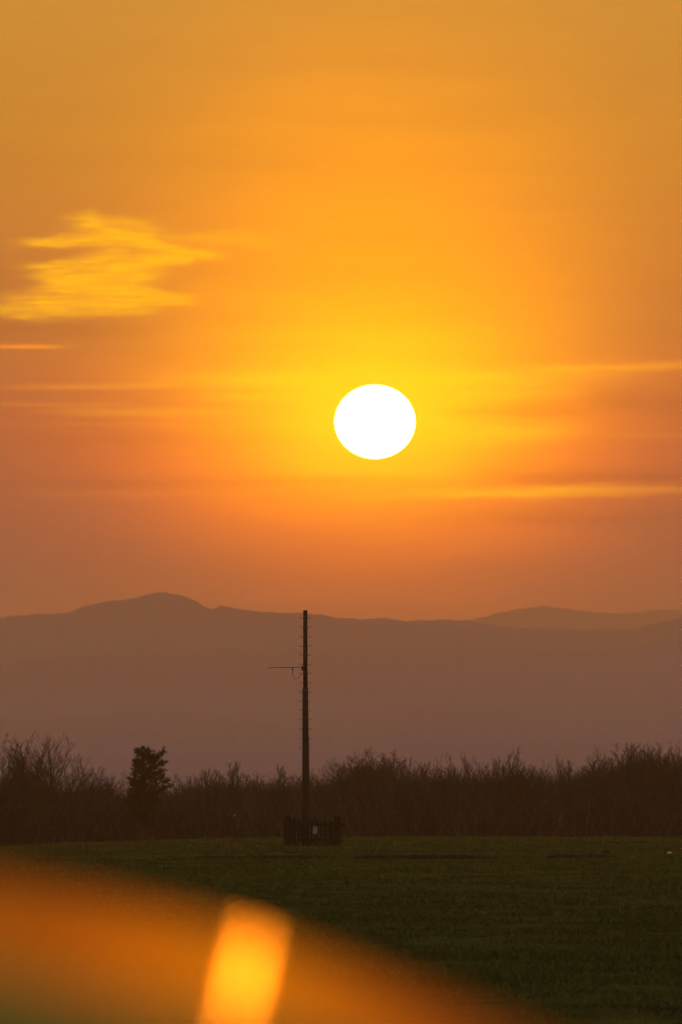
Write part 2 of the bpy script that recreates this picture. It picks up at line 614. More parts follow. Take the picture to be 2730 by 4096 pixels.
# ------------------------------------------------------------------ trees
bark = mat('bark', (.050, .038, .028), 0.95, var=.3, scale=3, spec=.05)
twig = mat('twigs', (.052, .041, .033), 0.95, var=.3, scale=.7, spec=.05, isl=1.0)
needle = mat('needles', (.036, .036, .020), 0.9, var=.4, scale=1.5, spec=.05, isl=1.3)


def segs_mesh(segs, sides=3):
    """segs (n,8): p0 p1 r0 r1 -> triangles"""
    s = np.asarray(segs, dtype=float)
    p0, p1, r0, r1 = s[:, 0:3], s[:, 3:6], s[:, 6], s[:, 7]
    d = p1 - p0
    L = np.linalg.norm(d, axis=1, keepdims=True)
    d = d / np.maximum(L, 1e-6)
    ref = np.where(np.abs(d[:, 2:3]) < .9, np.array([[0, 0, 1.0]]), np.array([[1.0, 0, 0]]))
    a = np.cross(d, ref); a /= np.linalg.norm(a, axis=1, keepdims=True)
    b_ = np.cross(d, a)
    n = len(s)
    V = np.zeros((n, 2 * sides, 3))
    for k in range(sides):
        th = 2 * math.pi * k / sides
        o_ = a * math.cos(th) + b_ * math.sin(th)
        V[:, k] = p0 + o_ * r0[:, None]
        V[:, sides + k] = p1 + o_ * r1[:, None]
    base = (np.arange(n) * 2 * sides)[:, None]
    fs = []
    for k in range(sides):
        k2 = (k + 1) % sides
        fs.append(base + np.array([[k, k2, sides + k2]]))
        fs.append(base + np.array([[k, sides + k2, sides + k]]))
    return V.reshape(-1, 3), np.concatenate(fs)


def grow(H, kind, seed, last=3):
    """a bare tree of height about H standing at the origin; returns trunk and crown segments"""
    r = random.Random(seed)
    thick, thin = [], []
    CLEAR, NL, LIMB, A0, A1, TOP = {'spread': (.30, 10, .56, 16, 56, .55), 'upright': (.22, 11, .50, 8, 26, .62),
                                    'leader': (.22, 14, .40, 22, 56, .84), 'fan': (.34, 9, .60, 8, 40, .50)}[kind]

    def br(p, d, L, rad, depth):
        n = 5 if depth < 2 else (3 if depth == 2 else 2)
        pts = [p]
        for i in range(n):
            bend = .05 + .035 * depth
            d = (d + Vector((r.gauss(0, bend), r.gauss(0, bend), r.gauss(0, bend * .5) + (0.07 if depth else 0)))).normalized()
            p = p + d * (L / n)
            pts.append(p)
        for i in range(n):
            ra = max(rad * (1 - .7 * i / n), .010)
            rb = max(rad * (1 - .7 * (i + 1) / n), .008)
            (thick if depth < 2 else thin).append((*pts[i], *pts[i + 1], ra, rb))
        if depth >= last:
            return
        cnt = (NL, 9, 5, 3)[depth]
        lo = (CLEAR / TOP, .22, .15, .2)[depth]
        az0 = r.random() * 6.28
        for j in range(cnt):
            tpos = min(lo + (1 - lo) * (j + r.random()) / cnt, .99)
            k = min(int(tpos * n), n - 1)
            q0 = pts[k].lerp(pts[k + 1], tpos * n - k)
            ax = (pts[k + 1] - pts[k]).normalized()
            th = az0 + j * 2.4 + r.gauss(0, .4)
            side = ax.orthogonal().normalized()
            side = (side * math.cos(th) + ax.cross(side) * math.sin(th))
            if depth == 0:
                ang = R(A1 - (A1 - A0) * tpos + r.gauss(0, 5))
                LL = H * LIMB * (1.0 if kind != 'leader' else 1.15 - .75 * tpos) * r.uniform(.8, 1.1)
            else:
                ang = R(r.uniform(18, 44))
                LL = L * r.uniform(.30, .52) * (1.15 - .55 * tpos)
            br(q0, (ax * math.cos(ang) + side * math.sin(ang)).normalized(), LL, rad * (1 - .62 * tpos) * (.62 if depth == 0 else .48), depth + 1)

    br(Vector((0, 0, 0)), Vector((r.gauss(0, .02), r.gauss(0, .02), 1)).normalized(), H * TOP, H * .013, 0)
    return thick, thin


PROTO = {}
for kind, seeds in (('spread', (1, 2, 3)), ('upright', (4, 5, 6)), ('leader', (7, 8)), ('fan', (9, 10))):
    lst = []
    for sdd in seeds:
        a, bb = grow(10.0, kind, sdd, 4 if kind != 'fan' else 3)
        rx_ = .005 if kind == 'upright' else .0015
        bb = [(*q_[:6], q_[6] + rx_, q_[7] + rx_) for q_ in bb]
        va, fa = segs_mesh(a, 5)
        vb, fb = segs_mesh(bb, 3)
        top = max(va[:, 2].max(), vb[:, 2].max())
        sc = 10.0 / top
        lst.append((mesh_np('trunk', va * sc, fa, bark, True), mesh_np('crown', vb * sc, fb, twig)))
    PROTO[kind] = lst


def tree(name, px, py, Y, kind, k, label, cat='tree', spread=1.0, rz=0.0, group='bare trees along the far edge of the field'):
    p = at(px, py, Y)
    z0 = gz(p.x, Y) - .1
    h = (p.z - z0) / 10.0
    root = obj(name, None, None, (p.x, Y, z0), (0, 0, rz), (h * spread, h * spread, h))
    root.empty_display_size = 1
    tag(root, label, cat, group)
    tr, cr = PROTO[kind][k % len(PROTO[kind])]
    obj('trunk', tr, root)
    obj('crown', cr, root)
    return root


TREES = [
    (3, 1682, 470, 'upright', 0, .85, 'slim upright bare tree cut by the left edge of the photo'),
    (30, 1684, 474, 'upright', 1, .85, 'narrow dark bare tree, second from the left edge'),
    (58, 1696, 482, 'upright', 2, .85, 'narrow bare tree between the left edge trees and the tallest bare tree, the lower one'),
    (84, 1682, 476, 'upright', 0, .85, 'narrow bare tree standing directly left of the tallest fan shaped bare tree'),
    (46, 1722, 468, 'spread', 2, .8, 'low bushy bare tree among the slim ones near the left edge'),
    (104, 1712, 470, 'upright', 2, .8, 'dense bare tree touching the left side of the tallest fan shaped tree'),
    (130, 1678, 462, 'fan', 0, 1.15, 'tallest bare tree on the left with thin branches fanning out to the right'),
    (162, 1728, 500, 'spread', 0, .9, 'faint bare tree tucked behind the right side of the tallest fan shaped tree'),
    (192, 1736, 466, 'spread', 1, 1.05, 'round crowned bare tree with dense twigs, right of the tallest fan shaped tree'),
    (226, 1768, 485, 'spread', 2, .9, 'low bare tree at the right shoulder of the round crowned tree'),
    (262, 1772, 505, 'upright', 2, .9, 'low sparse bare tree in the gap between round crowned tree and conifer'),
    (298, 1764, 520, 'spread', 0, .7, 'faint sparse tree showing just left of the dark conifer'),
    (402, 1782, 505, 'spread', 1, .9, 'low bare tree just right of the dark conifer'),
    (440, 1766, 515, 'spread', 2, .9, 'rounded bare tree, second to the right of the conifer'),
    (478, 1760, 500, 'leader', 0, .9, 'bare tree left of the pointed tree that stands midway between conifer and pole'),
    (518, 1746, 490, 'leader', 1, .95, 'pointed bare tree midway between the conifer and the pole'),
    (556, 1764, 510, 'spread', 0, .85, 'rounded bare tree right of the pointed tree between conifer and pole'),
    (604, 1768, 520, 'spread', 1, .85, 'lowest rounded bare tree left of the pole, in the dip of the wood'),
    (641, 1751, 495, 'leader', 0, .75, 'slender bare tree rising clear of the wood just left of the pole'),
    (676, 1768, 515, 'spread', 2, .7, 'low bare tree whose crown touches the left side of the pole'),
    (738, 1748, 500, 'upright', 1, .8, 'low bare tree standing just right of the pole'),
    (782, 1738, 510, 'upright', 2, .9, 'bare tree between the pole and the broad flat crowned trees'),
    (832, 1711, 478, 'spread', 0, 1.05, 'broad crowned bare tree right of the pole, highest of the middle wood'),
    (888, 1719, 484, 'spread', 1, 1.0, 'broad flat crowned bare tree, right neighbour of the highest middle tree'),
    (930, 1732, 505, 'spread', 2, .85, 'bare tree with a ragged crown sloping down right of the flat crowned pair'),
    (972, 1750, 515, 'leader', 1, .8, 'low pointed bare tree in the dip right of the flat crowned pair'),
    (1005, 1730, 490, 'upright', 0, .6, 'slim bare tree, left one of a thin pair right of the middle dip'),
    (1030, 1721, 480, 'upright', 1, .55, 'slim bare tree, taller right one of the thin pair right of the middle dip'),
    (1078, 1722, 486, 'upright', 2, .55, 'single slim bare tree between the thin pair and the twin peaks'),
    (1112, 1738, 505, 'spread', 0, .7, 'low rounded bare tree left of the twin peaked crowns'),
    (1146, 1734, 495, 'leader', 0, .7, 'pointed bare tree touching the left side of the twin peaked crowns'),
    (1180, 1715, 476, 'upright', 1, .85, 'left of the twin peaked bare crowns below the far hill'),
    (1206, 1712, 480, 'upright', 0, .8, 'right of the twin peaked bare crowns below the far hill'),
    (1252, 1742, 505, 'spread', 1, .8, 'low rounded bare tree right of the twin peaked crowns'),
    (1291, 1726, 484, 'upright', 2, .45, 'thin dark bare sapling standing upright in the last dip before the right hand rise'),
    (1322, 1744, 505, 'leader', 1, .7, 'low bare tree at the foot of the rise towards the right edge'),
    (1352, 1730, 490, 'upright', 0, .6, 'slim bare tree starting the rise towards the right edge'),
    (1379, 1708, 474, 'upright', 1, .55, 'tall thin bare tree with forked tip on the rise towards the right edge'),
    (1412, 1722, 492, 'spread', 2, .8, 'rounded bare tree on top of the right rise, left of the spiky tops'),
    (1443, 1700, 476, 'leader', 0, .7, 'spiky topped bare tree on the right rise'),
    (1472, 1706, 486, 'spread', 0, .8, 'bushy bare tree between the spiky topped tree and the leaning one'),
    (1500, 1704, 490, 'upright', 2, .7, 'dense bare tree just left of the leaning tree near the right edge'),
    (1532, 1694, 470, 'upright', 1, .6, 'tall leaning bare tree near the right edge of the photo'),
    (1560, 1700, 478, 'spread', 1, .8, 'dense dark bare tree cut by the right edge of the photo'),
]
for i, (px, py, Y, kind, k, spr, lab) in enumerate(TREES):
    tr = tree('bare_tree', px, py, Y, kind, k, lab, spread=spr, rz=i * 2.399)
    if 'leaning' in lab and 'tall' in lab:
        tr.rotation_euler = (0, R(-3), tr.rotation_euler.z)

# conifer, one side bare and straight, ragged boughs on the right
cp = at(331, 1724, 460)
cz = gz(cp.x, 460) - .1
CH = cp.z - cz
root = obj('conifer', None, None, (cp.x, 460, cz))
tag(root, 'dark evergreen conifer with ragged boughs reaching out to the right', 'conifer')
mb = MB()
mb.tube([(0, 0, 0), (.03, 0, CH * .5), (-.05, 0, CH * .97)], [.2, .13, .04], 8)
rr = random.Random(5)
tri, bough_s = [], []
UNIT = 1.7411 / FPX * 460            # metres per photo unit out there


def bough(z, ang, L, rise, slim=1.0):
    d = Vector((math.cos(ang), math.sin(ang), rise)).normalized()
    p0 = Vector((0, 0, z))
    prev = p0
    for k in range(1, 7):
        f = k / 6
        p = p0 + d * L * f + Vector((0, 0, .12 * L * f * f))
        bough_s.append((*prev, *p, .03 * (1.15 - f), .03 * (1.05 - f)))
        prev = p
    for q_ in range(max(5, int(15 * L))):          # each bough carries ragged sprays
        f0 = rr.random() ** .8
        o0 = p0 + d * L * f0 + Vector((0, 0, .12 * L * f0 * f0))
        w = (.30 + .16 * L) * (1.1 - f0 * .6) * slim
        sdir = (d + Vector((rr.gauss(0, .7), rr.gauss(0, .7), rr.gauss(.15, .35)))).normalized()
        sl_ = w * rr.uniform(.7, 1.5)
        for k in range(20):
            p = o0 + sdir * sl_ * rr.random() + Vector((rr.gauss(0, .045), rr.gauss(0, .045), rr.gauss(0, .045)))
            dd = (sdir + Vector((rr.gauss(0, .6), rr.gauss(0, .6), rr.gauss(0, .5) + .1))).normalized()
            sd_ = dd.cross(Vector((rr.gauss(0, 1), rr.gauss(0, 1), rr.gauss(0, 1)))).normalized()
            l, w2 = rr.uniform(.08, .18), rr.uniform(.018, .042)
            tri.extend([tuple(p - sd_ * w2), tuple(p + sd_ * w2), tuple(p + dd * l)])


for k in range(64):
    z = CH * (.25 + .72 * k / 63)
    f = (z / CH)
    L = (1.25 - .55 * max(0, f - .6) / .4) * rr.uniform(.8, 1.1) * .62
    ang = rr.uniform(0, 2 * math.pi)
    L *= rr.uniform(.6, 1.0) if math.cos(ang) > .2 else (.88 if f > .55 else 1.1)
    bough(z, ang, L, .25)
# the long boughs on the right: (top px, py) of each tip
for tx, ty, a in ((372, 1734, .1), (380, 1730, -.1), (381, 1752, -.2), (372, 1756, .2), (385, 1768, 0), (378, 1785, .15), (388, 1793, -.1), (390, 1807, .1), (376, 1811, -.2), (304, 1796, 3.3), (307, 1772, 3.0), (312, 1748, 3.2), (315, 1729, 3.4), (318, 1724, 3.0), (341, 1723, .6), (345, 1728, .3), (330, 1722, 2.2)):
    tip = at(tx, ty, 460)
    dx = tip.x - cp.x
    L = abs(dx) / abs(math.cos(a)) * .93
    z1 = tip.z - cz
    rise = .35
    rise = rr.uniform(.2, .5)
    bough(max(z1 - L * (rise + .1), .3), a, L * rr.uniform(1.0, 1.1), rise, rr.uniform(.62, .95))
V = np.array(tri)
obj('crown', mesh_np('crown', V, np.arange(len(V)).reshape(-1, 3), needle), root)
va, fa = segs_mesh(bough_s, 3)
n_ = len(mb.v)
mb.v += [tuple(p_) for p_ in va]
mb.f += [tuple(int(i_) + n_ for i_ in f_) for f_ in fa]
mb.build('trunk', bark, root)

# the wood behind, one dark mass of stems and twigs
TOPX = [-200, 0, 60, 110, 150, 200, 250, 310, 345, 390, 430, 520, 600, 640, 680, 740, 790, 830, 890, 950, 1000, 1060, 1110, 1180, 1250, 1310, 1350, 1400, 1450, 1500, 1568, 1770]
TOPY = [1770, 1772, 1784, 1792, 1795, 1782, 1806, 1812, 1812, 1806, 1792, 1776, 1788, 1783, 1790, 1775, 1760, 1736, 1740, 1764, 1762, 1766, 1766, 1746, 1762, 1774, 1755, 1737, 1727, 1725, 1718, 1730]
pool = []
for kind, sdd in (('spread', 21), ('fan', 22), ('spread', 23), ('upright', 24), ('spread', 25)):
    a, bb = grow(10.0, kind, sdd, 3)
    a = [(*q_[:6], q_[6] * 1.2 + .006, q_[7] * 1.2 + .006) for q_ in a]
    bb = [(*q_[:6], q_[6] + .009, q_[7] + .007) for q_ in bb]
    va, fa = segs_mesh(a + bb, 3)
    va = va * (10.0 / va[:, 2].max())
    pool.append((va, fa))
Vs, Fs, off = [], [], 0
NW = 230
for i in range(NW):
    px = -190 + 1960 * (i + rng.random()) / NW
    Y = rng.uniform(500, 640)
    py = np.interp(px, TOPX, TOPY) - 8 * math.sin(px / 21.0) * math.sin(px / 57.0 + 1) + rng.normal(0, 6)
    p = at(px, py, Y)
    z0 = gz(p.x, Y) - .1
    h = (p.z - z0) / 10
    va, fa = pool[i % len(pool)]
    th = rng.random() * 6.28
    w = h * rng.uniform(.85, 1.2)
    Vs.append(np.stack([(va[:, 0] * math.cos(th) - va[:, 1] * math.sin(th)) * w + p.x, (va[:, 0] * math.sin(th) + va[:, 1] * math.cos(th)) * w + Y, va[:, 2] * h + z0], -1))
    Fs.append(fa + off)
    off += len(va)
# undergrowth: thin stems and twigs standing close together under the trees
NU = 70000
px = rng.uniform(-190, 1770, NU)
Yu = rng.uniform(470, 640, NU)
topy = np.interp(px, TOPX, TOPY)
full = (1928 - topy)
fr = rng.beta(2.2, 1.6, NU)
xx = (px * 1.7411 - 1365) / FPX * Yu
zz0 = ground_z(xx, Yu) - .1
ztop = 1.6 + (1845.9 - (1928 - full * (fr * .90))) * 1.7411 / FPX * Yu
L = np.maximum(ztop - zz0, .6)
start = np.clip(rng.random(NU) * .8, 0, .8) * L
a0 = np.stack([xx, Yu, zz0 + start], -1)
ln = np.minimum(L - start, rng.uniform(.8, 3.0, NU))
a1 = np.stack([xx + rng.normal(0, .42, NU) * ln, Yu + rng.normal(0, .35, NU) * ln, zz0 + start + ln], -1)
seg = np.concatenate([a0, a1, rng.uniform(.016, .042, NU)[:, None], np.full((NU, 1), .012)], 1)
va, fa = segs_mesh(seg, 3)
Vs.append(va); Fs.append(fa + off)
woods = obj('woods', mesh_np('woods', np.concatenate(Vs), np.concatenate(Fs), twig))
tag(woods, kind='stuff')

# ------------------------------------------------------------------ the mast in its fence
PY = 319.0
MP = at(702.5, 1943, PY)
mx, my = MP.x, PY
mz = gz(mx, my)
M1 = 1.7411 / FPX * PY                 # metres per photo unit at the mast
wood = mat('weathered_pole', (.040, .024, .016), .9, var=.35, scale=4, stretch=(6, 6, .6), spec=.1, bump=.2)
steel = mat('dark_steel', (.07, .06, .055), .55, metal=.6, var=.3, scale=20)
rubber = mat('black_cable', (.02, .02, .02), .6)
plank = mat('weathered_planks', (.020, .017, .013), .95, var=.4, scale=5, stretch=(5, 5, .5), spec=.05, bump=.2)

mast = obj('mast', None, None, (mx, my, mz))
tag(mast, 'tall brown mast with climbing pegs and one side arm, standing inside the picket fence', 'mast')


def mzp(py):                            # photo height -> height above the mast's foot
    return at(702, py, PY).z - mz


def mxp(px):
    return at(px, 1700, PY).x - mx


topz = mzp(1402)
mb = MB()
mb.tube([(0, 0, -.05), (mxp(702.5), 0, mzp(1880)), (mxp(702.6), 0, mzp(1760)), (mxp(702), 0, mzp(1590)), (mxp(702), 0, mzp(1584))],
        [8.4 * M1, 8.0 * M1, 7.7 * M1, 6.4 * M1, 6.2 * M1], 16)
mb.build('lower_pole', wood, mast, True)
mb = MB()
mb.tube([(mxp(702), 0, mzp(1590)), (mxp(702), 0, mzp(1500)), (mxp(702), 0, topz)], [5.0 * M1, 5.0 * M1, 4.9 * M1], 16)
mb.build('upper_pole', wood, mast, True)
mb = MB()
mb.tube([(mxp(702), 0, mzp(1592)), (mxp(702), 0, mzp(1582)), (mxp(702), 0, mzp(1580))], [6.9 * M1, 6.7 * M1, 5.4 * M1], 16)
mb.build('collar', steel, mast, True)
mb = MB()
mb.tube([(mxp(710.0), .02, 0), (mxp(709.3), .02, mzp(1760)), (mxp(708.6), .02, mzp(1693))], 2.0 * M1, 8)
mb.build('conduit', steel, mast, True)
mb = MB()
mb.tube([(mxp(708.5), .03, mzp(1700)), (mxp(707.5), .03, mzp(1600)), (mxp(706.7), .03, mzp(1575)), (mxp(706), .03, mzp(1530))], .9 * M1, 6)
mb.build('cable', rubber, mast, True)

peg_l = None
for i in range(15):
    py = 1420.5 + i * 21.24
    for sgn in (-1, 1):
        half = (4.9 if py < 1584 else 6.3 + (py - 1584) / 200) * .9
        x0, x1 = sgn * half * M1, sgn * 12.2 * M1
        z = mzp(py)
        mb = MB()
        j = rng.normal(0, .006)
        mb.tube([(x0 * .6, 0, 0), (x1 * .8, 0, 0), (x1 * .96, 0, .008), (x1 * 1.03, 0, .03 + j), (x1 * 1.07, 0, .052 + j)], .0105, 6)
        mb.build('climbing_peg', steel, mast, True, loc=(mxp(702), rng.normal(0, .01), z + rng.normal(0, .006)))

# aerial seen end on: boom, a few elements running away from us, clamp, box and drooping lead
ant = MB()
zb_ = mzp(1534)
ant.tube([(mxp(618), 0, zb_), (mxp(697), 0, zb_ + .02)], .012, 8)
antenna = ant.build('antenna', steel, mast, True)
for k, px in enumerate(np.linspace(620, 684, 9)):
    e = MB()
    e.tube([(0, -.32, rng.normal(0, .004)), (0, .32, rng.normal(0, .004))], .008, 6)
    e.build('element', steel, antenna, True, loc=(mxp(px), 0, zb_ + .015 * k / 9 + .006 * (1 if k % 2 else -1)))
mb = MB()
mb.box((mxp(695), 0, mzp(1535.5)), (.075, .10, .16))
mb.tube([(mxp(696), -.06, mzp(1532)), (mxp(707), -.06, mzp(1532))], .012, 6)
mb.tube([(mxp(696), -.06, mzp(1539)), (mxp(707), -.06, mzp(1539))], .012, 6)
mb.build('clamp', steel, antenna)
mb = MB()
mb.box((mxp(672.5), 0, mzp(1537.5)), (.045, .05, .115))
mb.build('junction_box', rubber, antenna)
mb = MB()
pts = [(672.5, 1541), (672.4, 1547), (673.5, 1552), (676, 1557.5), (679.5, 1560), (683, 1558.5), (687.5, 1554), (692, 1549.5), (697, 1547)]
mb.tube([(mxp(a), -.03, mzp(c)) for a, c in pts], .0085, 6)
mb.build('lead', rubber, antenna, True)

# picket fence, square, round the foot of the mast
fx0, fx1 = mxp(655), mxp(782)
fw = fx1 - fx0
fd = fw
fcx = (fx0 + fx1) / 2
fence = obj('picket_fence', None, None, (mx + fcx, my, mz))
tag(fence, 'square enclosure of dark weathered wooden pickets round the foot of the mast', 'fence')
fh = 62 * M1
rot = R(4)


def frame_pt(side, s_):                 # side 0 front, 1 right, 2 back, 3 left
    hx, hy = fw / 2 * .96, fd / 2 * .96
    p = [(-hx + s_ * 2 * hx, -hy), (hx, -hy + s_ * 2 * hy), (hx - s_ * 2 * hx, hy), (-hx, hy - s_ * 2 * hy)][side]
    return p[0] * math.cos(rot) - p[1] * math.sin(rot), p[0] * math.sin(rot) + p[1] * math.cos(rot)


def gzl(x, y):
    return gz(mx + fcx + x, my + y) - mz


SKIP = {(0, 5), (0, 13), (2, 3), (2, 11), (2, 4)}
NP = 17
for side in range(4):
    for k in range(NP):
        if (side, k) in SKIP:
            continue
        s_ = (k + .5) / NP
        x, y = frame_pt(side, s_)
        ang = rot + (0, math.pi / 2, math.pi, -math.pi / 2)[side]
        h = fh * rng.uniform(.88, 1.10)
        w = rng.uniform(.064, .094)
        b_ = -.06
        v_ = [(-w / 2, -.011, b_), (w / 2, -.011, b_), (w / 2, .011, b_), (-w / 2, .011, b_),
              (-w / 2, -.011, h - .05), (w / 2, -.011, h - .05), (w / 2, .011, h - .05), (-w / 2, .011, h - .05), (0, -.011, h), (0, .011, h)]
        f_ = [(3, 2, 1, 0), (0, 1, 5, 8, 4), (2, 3, 7, 9, 6), (1, 2, 6, 5), (3, 0, 4, 7), (5, 6, 9, 8), (7, 4, 8, 9)]
        o_ = obj('picket', mesh_py('picket', v_, f_, plank), fence, (x, y, gzl(x, y)), (rng.normal(0, .02), rng.normal(0, .03), ang))
for side in range(4):
    ang = rot + (0, math.pi / 2, 0, math.pi / 2)[side]
    a_, b2 = frame_pt(side, 0), frame_pt(side, 1)
    cx, cy = (a_[0] + b2[0]) / 2, (a_[1] + b2[1]) / 2
    nxv, nyv = (math.sin(rot), -math.cos(rot)) if side in (0, 2) else (math.cos(rot), math.sin(rot))
    sg = 1 if side in (0, 1) else -1
    inn = -.034 * sg
    for zr in (.24, .80):
        mb = MB()
        mb.box((0, 0, 0), (fw * (1.05 if side == 0 and zr > .5 else .93), .04, .10))
        mb.build('rail', plank, fence, loc=(cx + nxv * inn + (.045 if side == 0 and zr > .5 else 0), cy + nyv * inn, fh * zr), rot=(0, R(.6), ang))
for side in range(4):
    x, y = frame_pt(side, 0)
    mb = MB()
    mb.box((0, 0, fh * .5), (.10, .10, fh * 1.10 + .1), rot)
    mb.build('corner_post', plank, fence, loc=(x * .93, y * .93, gzl(x, y)))

# small pale plate fixed to the pickets
plate_m = mat('pale_plate', (.22, .19, .16), .6, var=.25, scale=12)
px0, py0 = at(724.5, 1905, PY - 1.2).x, 0
mb = MB()
pv_, pf_ = [], []
prof = [(-.085, -.13), (.075, -.14), (.09, .06), (.05, .14), (-.02, .17), (-.08, .09)]
for yv in (-.006, .006):
    for a_, c_ in prof:
        pv_.append((a_, yv, c_))
n_ = len(prof)
pf_.append(tuple(range(n_)))
pf_.append(tuple(range(n_, 2 * n_))[::-1])
for k in range(n_):
    pf_.append((k, n_ + k, n_ + (k + 1) % n_, (k + 1) % n_))
fy = my - fd / 2 * .96 + math.sin(rot) * (px0 - mx - fcx) - .024
plate = obj('warning_plate', mesh_py('warning_plate', pv_, pf_, plate_m), None, (px0, fy, mz + (1943 - 1905) * M1 * .98), (0, 0, rot))
tag(plate, 'small pale grey plate with a rounded top fixed to the front of the picket fence', 'plate')

# ------------------------------------------------------------------ small things in the field
soil = mat('dark_soil', (.022, .017, .012), 1.0, var=.3, scale=10, spec=0)
stone_m = mat('pale_stone', (.75, .66, .50), .85, var=.2, scale=14)


def lump(name, px, py, w, d, h, material, seed, label, cat, group=None):
    dd = ray(px, py)
    Y = 100.0
    for _ in range(40):                  # walk down the ray to the ground
        x = dd.x / dd.y * Y
        z = 1.6 + dd.z / dd.y * Y
        Y += (z - gz(x, Y)) / -(dd.z / dd.y) * .6
    x = dd.x / dd.y * Y
    n, mrow = 14, 6
    v_, f_ = [], []
    rr = random.Random(seed)
    for j in range(mrow):
        ph = j / (mrow - 1) * math.pi / 2
        for k in range(n):
            th = 2 * math.pi * k / n
            q_ = 1 + rr.uniform(-.22, .22)
            v_.append((math.cos(th) * math.cos(ph) * w / 2 * q_, math.sin(th) * math.cos(ph) * d / 2 * q_, math.sin(ph) * h * (1 + rr.uniform(-.1, .1)) - .02))
    for j in range(mrow - 1):
        for k in range(n):
            f_.append((j * n + k, j * n + (k + 1) % n, (j + 1) * n + (k + 1) % n, (j + 1) * n + k))
    o_ = obj(name, mesh_py(name, v_, f_, material, True), None, (x, Y, gz(x, Y)))
    tag(o_, label, cat, group)
    return o_


lump('stone', 1539, 1967, .17, .12, .075, stone_m, 3, 'small pale yellowish stone lying on the grass near the right edge', 'stone')
lump('molehill', 1266, 1964, .22, .2, .12, soil, 5, 'dark molehill on the furrow below the twin peaked bare crowns', 'molehill', 'molehills in the field')
lump('molehill', 1393, 1964, .26, .2, .10, soil, 6, 'dark molehill on the furrow, the one nearer to the pale stone', 'molehill', 'molehills in the field')
lump('molehill', 1307, 2249, .08, .08, .035, soil, 8, 'tiny dark molehill in the nearest grass at the lower right', 'molehill', 'molehills in the field')
lump('molehill', 786, 1934, .16, .2, .14, soil, 9, 'dark molehill against the right corner of the picket fence', 'molehill', 'molehills in the field')

# a thin dark shrub before the wood with one orange leaf
a, bb = grow(10.0, 'spread', 31, 2)
va, fa = segs_mesh(a, 4)
vb, fb = segs_mesh(bb, 3)
dark_twig = mat('dark_twigs', (.030, .024, .018), .95)
p = at(528, 1862, 392)
z0 = gz(p.x, 392)
hs = (p.z - z0) / 10
root = obj('shrub', None, None, (p.x, 392, z0), (0, 0, 1.0), (hs * .9, hs * .9, hs))
tag(root, 'thin dark shrub with a single orange leaf, before the wood left of the mast', 'shrub')
obj('stem', mesh_np('stem', va, fa, dark_twig), root)
obj('crown', mesh_np('crown', vb, fb, dark_twig), root)
leaf_m = mat('orange_leaf', (.60, .22, .03), .7)
lp = at(540, 1873, 391.7)
lv = [(-.07, 0, -.03), (0, .02, -.045), (.08, 0, 0), (.02, -.02, .04), (-.05, .0, .03), (0, .012, 0)]
leaf = obj('leaf', mesh_py('leaf', lv, [(0, 1, 5), (1, 2, 5), (2, 3, 5), (3, 4, 5), (4, 0, 5)], leaf_m))
leaf.parent = root
leaf.matrix_parent_inverse = __import__('mathutils').Matrix.LocRotScale(root.location, root.rotation_euler, root.scale).inverted()
leaf.location = lp

# a lamp burning far off on the hillside
glow = bpy.data.materials.new('lamp_glow')
glow.use_nodes = True
e_ = glow.node_tree.nodes['Principled BSDF']
e_.inputs['Base Color'].default_value = (.8, .5, .3, 1)
e_.inputs['Emission Color'].default_value = (1, .30, .10, 1)
e_.inputs['Emission Strength'].default_value = .9
hd = ray(1360, 1531).normalized()
far_hit = 1e9
for h_ in [o_ for o_ in bpy.data.objects if 'hills' in o_.name]:
    ok, loc_, _, _ = h_.ray_cast(EYE, hd)
    if ok and (loc_ - EYE).length < far_hit:
        far_hit = (loc_ - EYE).length
p = EYE + hd * (far_hit - 12.0)
lamp_o = obj('street_lamp', None, None, (p.x, p.y, p.z - 5.0))
tag(lamp_o, 'tiny orange lamp burning on the hazy hillside at the right', 'lamp')
mb = MB()
mb.tube([(0, 0, -3), (0, 0, 4.7)], [.12, .07], 8)
mb.build('pole', steel, lamp_o, True)
mb = MB()
mb.box((.0, 0, 4.9), (.75, .5, .4))
mb.box((.3, 0, 5.3), (.6, .5, .4))
mb.build('lamp_head', glow, lamp_o)

# ------------------------------------------------------------------ the car we look over
nrm = (sd - ray(560, 2235).normalized()).normalized()
P0 = at(592, 2146, 3.0)
KC = .26
gx, gy = -nrm.x / nrm.z, -nrm.y / nrm.z
xs_ = -.02
TS = gx / -(2 * KC)                      # how far past the flat middle of the roof we look
T0 = .03
CXC = xs_ - TS - T0                     # centre line of the car


def roof_z(x, y):
    t = max(0.0, abs(x - CXC) - T0)
    tp = abs(P0.x - CXC) - T0
    return P0.z + gy * (y - P0.y) - KC * (t * t - tp * tp)


dn_ = ray(190, 2286)
Yn = 2.0
for _ in range(60):
    x = dn_.x / dn_.y * Yn
    z = 1.6 + dn_.z / dn_.y * Yn
    Yn -= (roof_z(x, Yn) - z) * 6
Y_REAR = Yn
Y_FRONT = 3.0
print('roof', CXC, Y_REAR, roof_z(CXC, Y_REAR), roof_z(CXC + .6, Y_REAR))

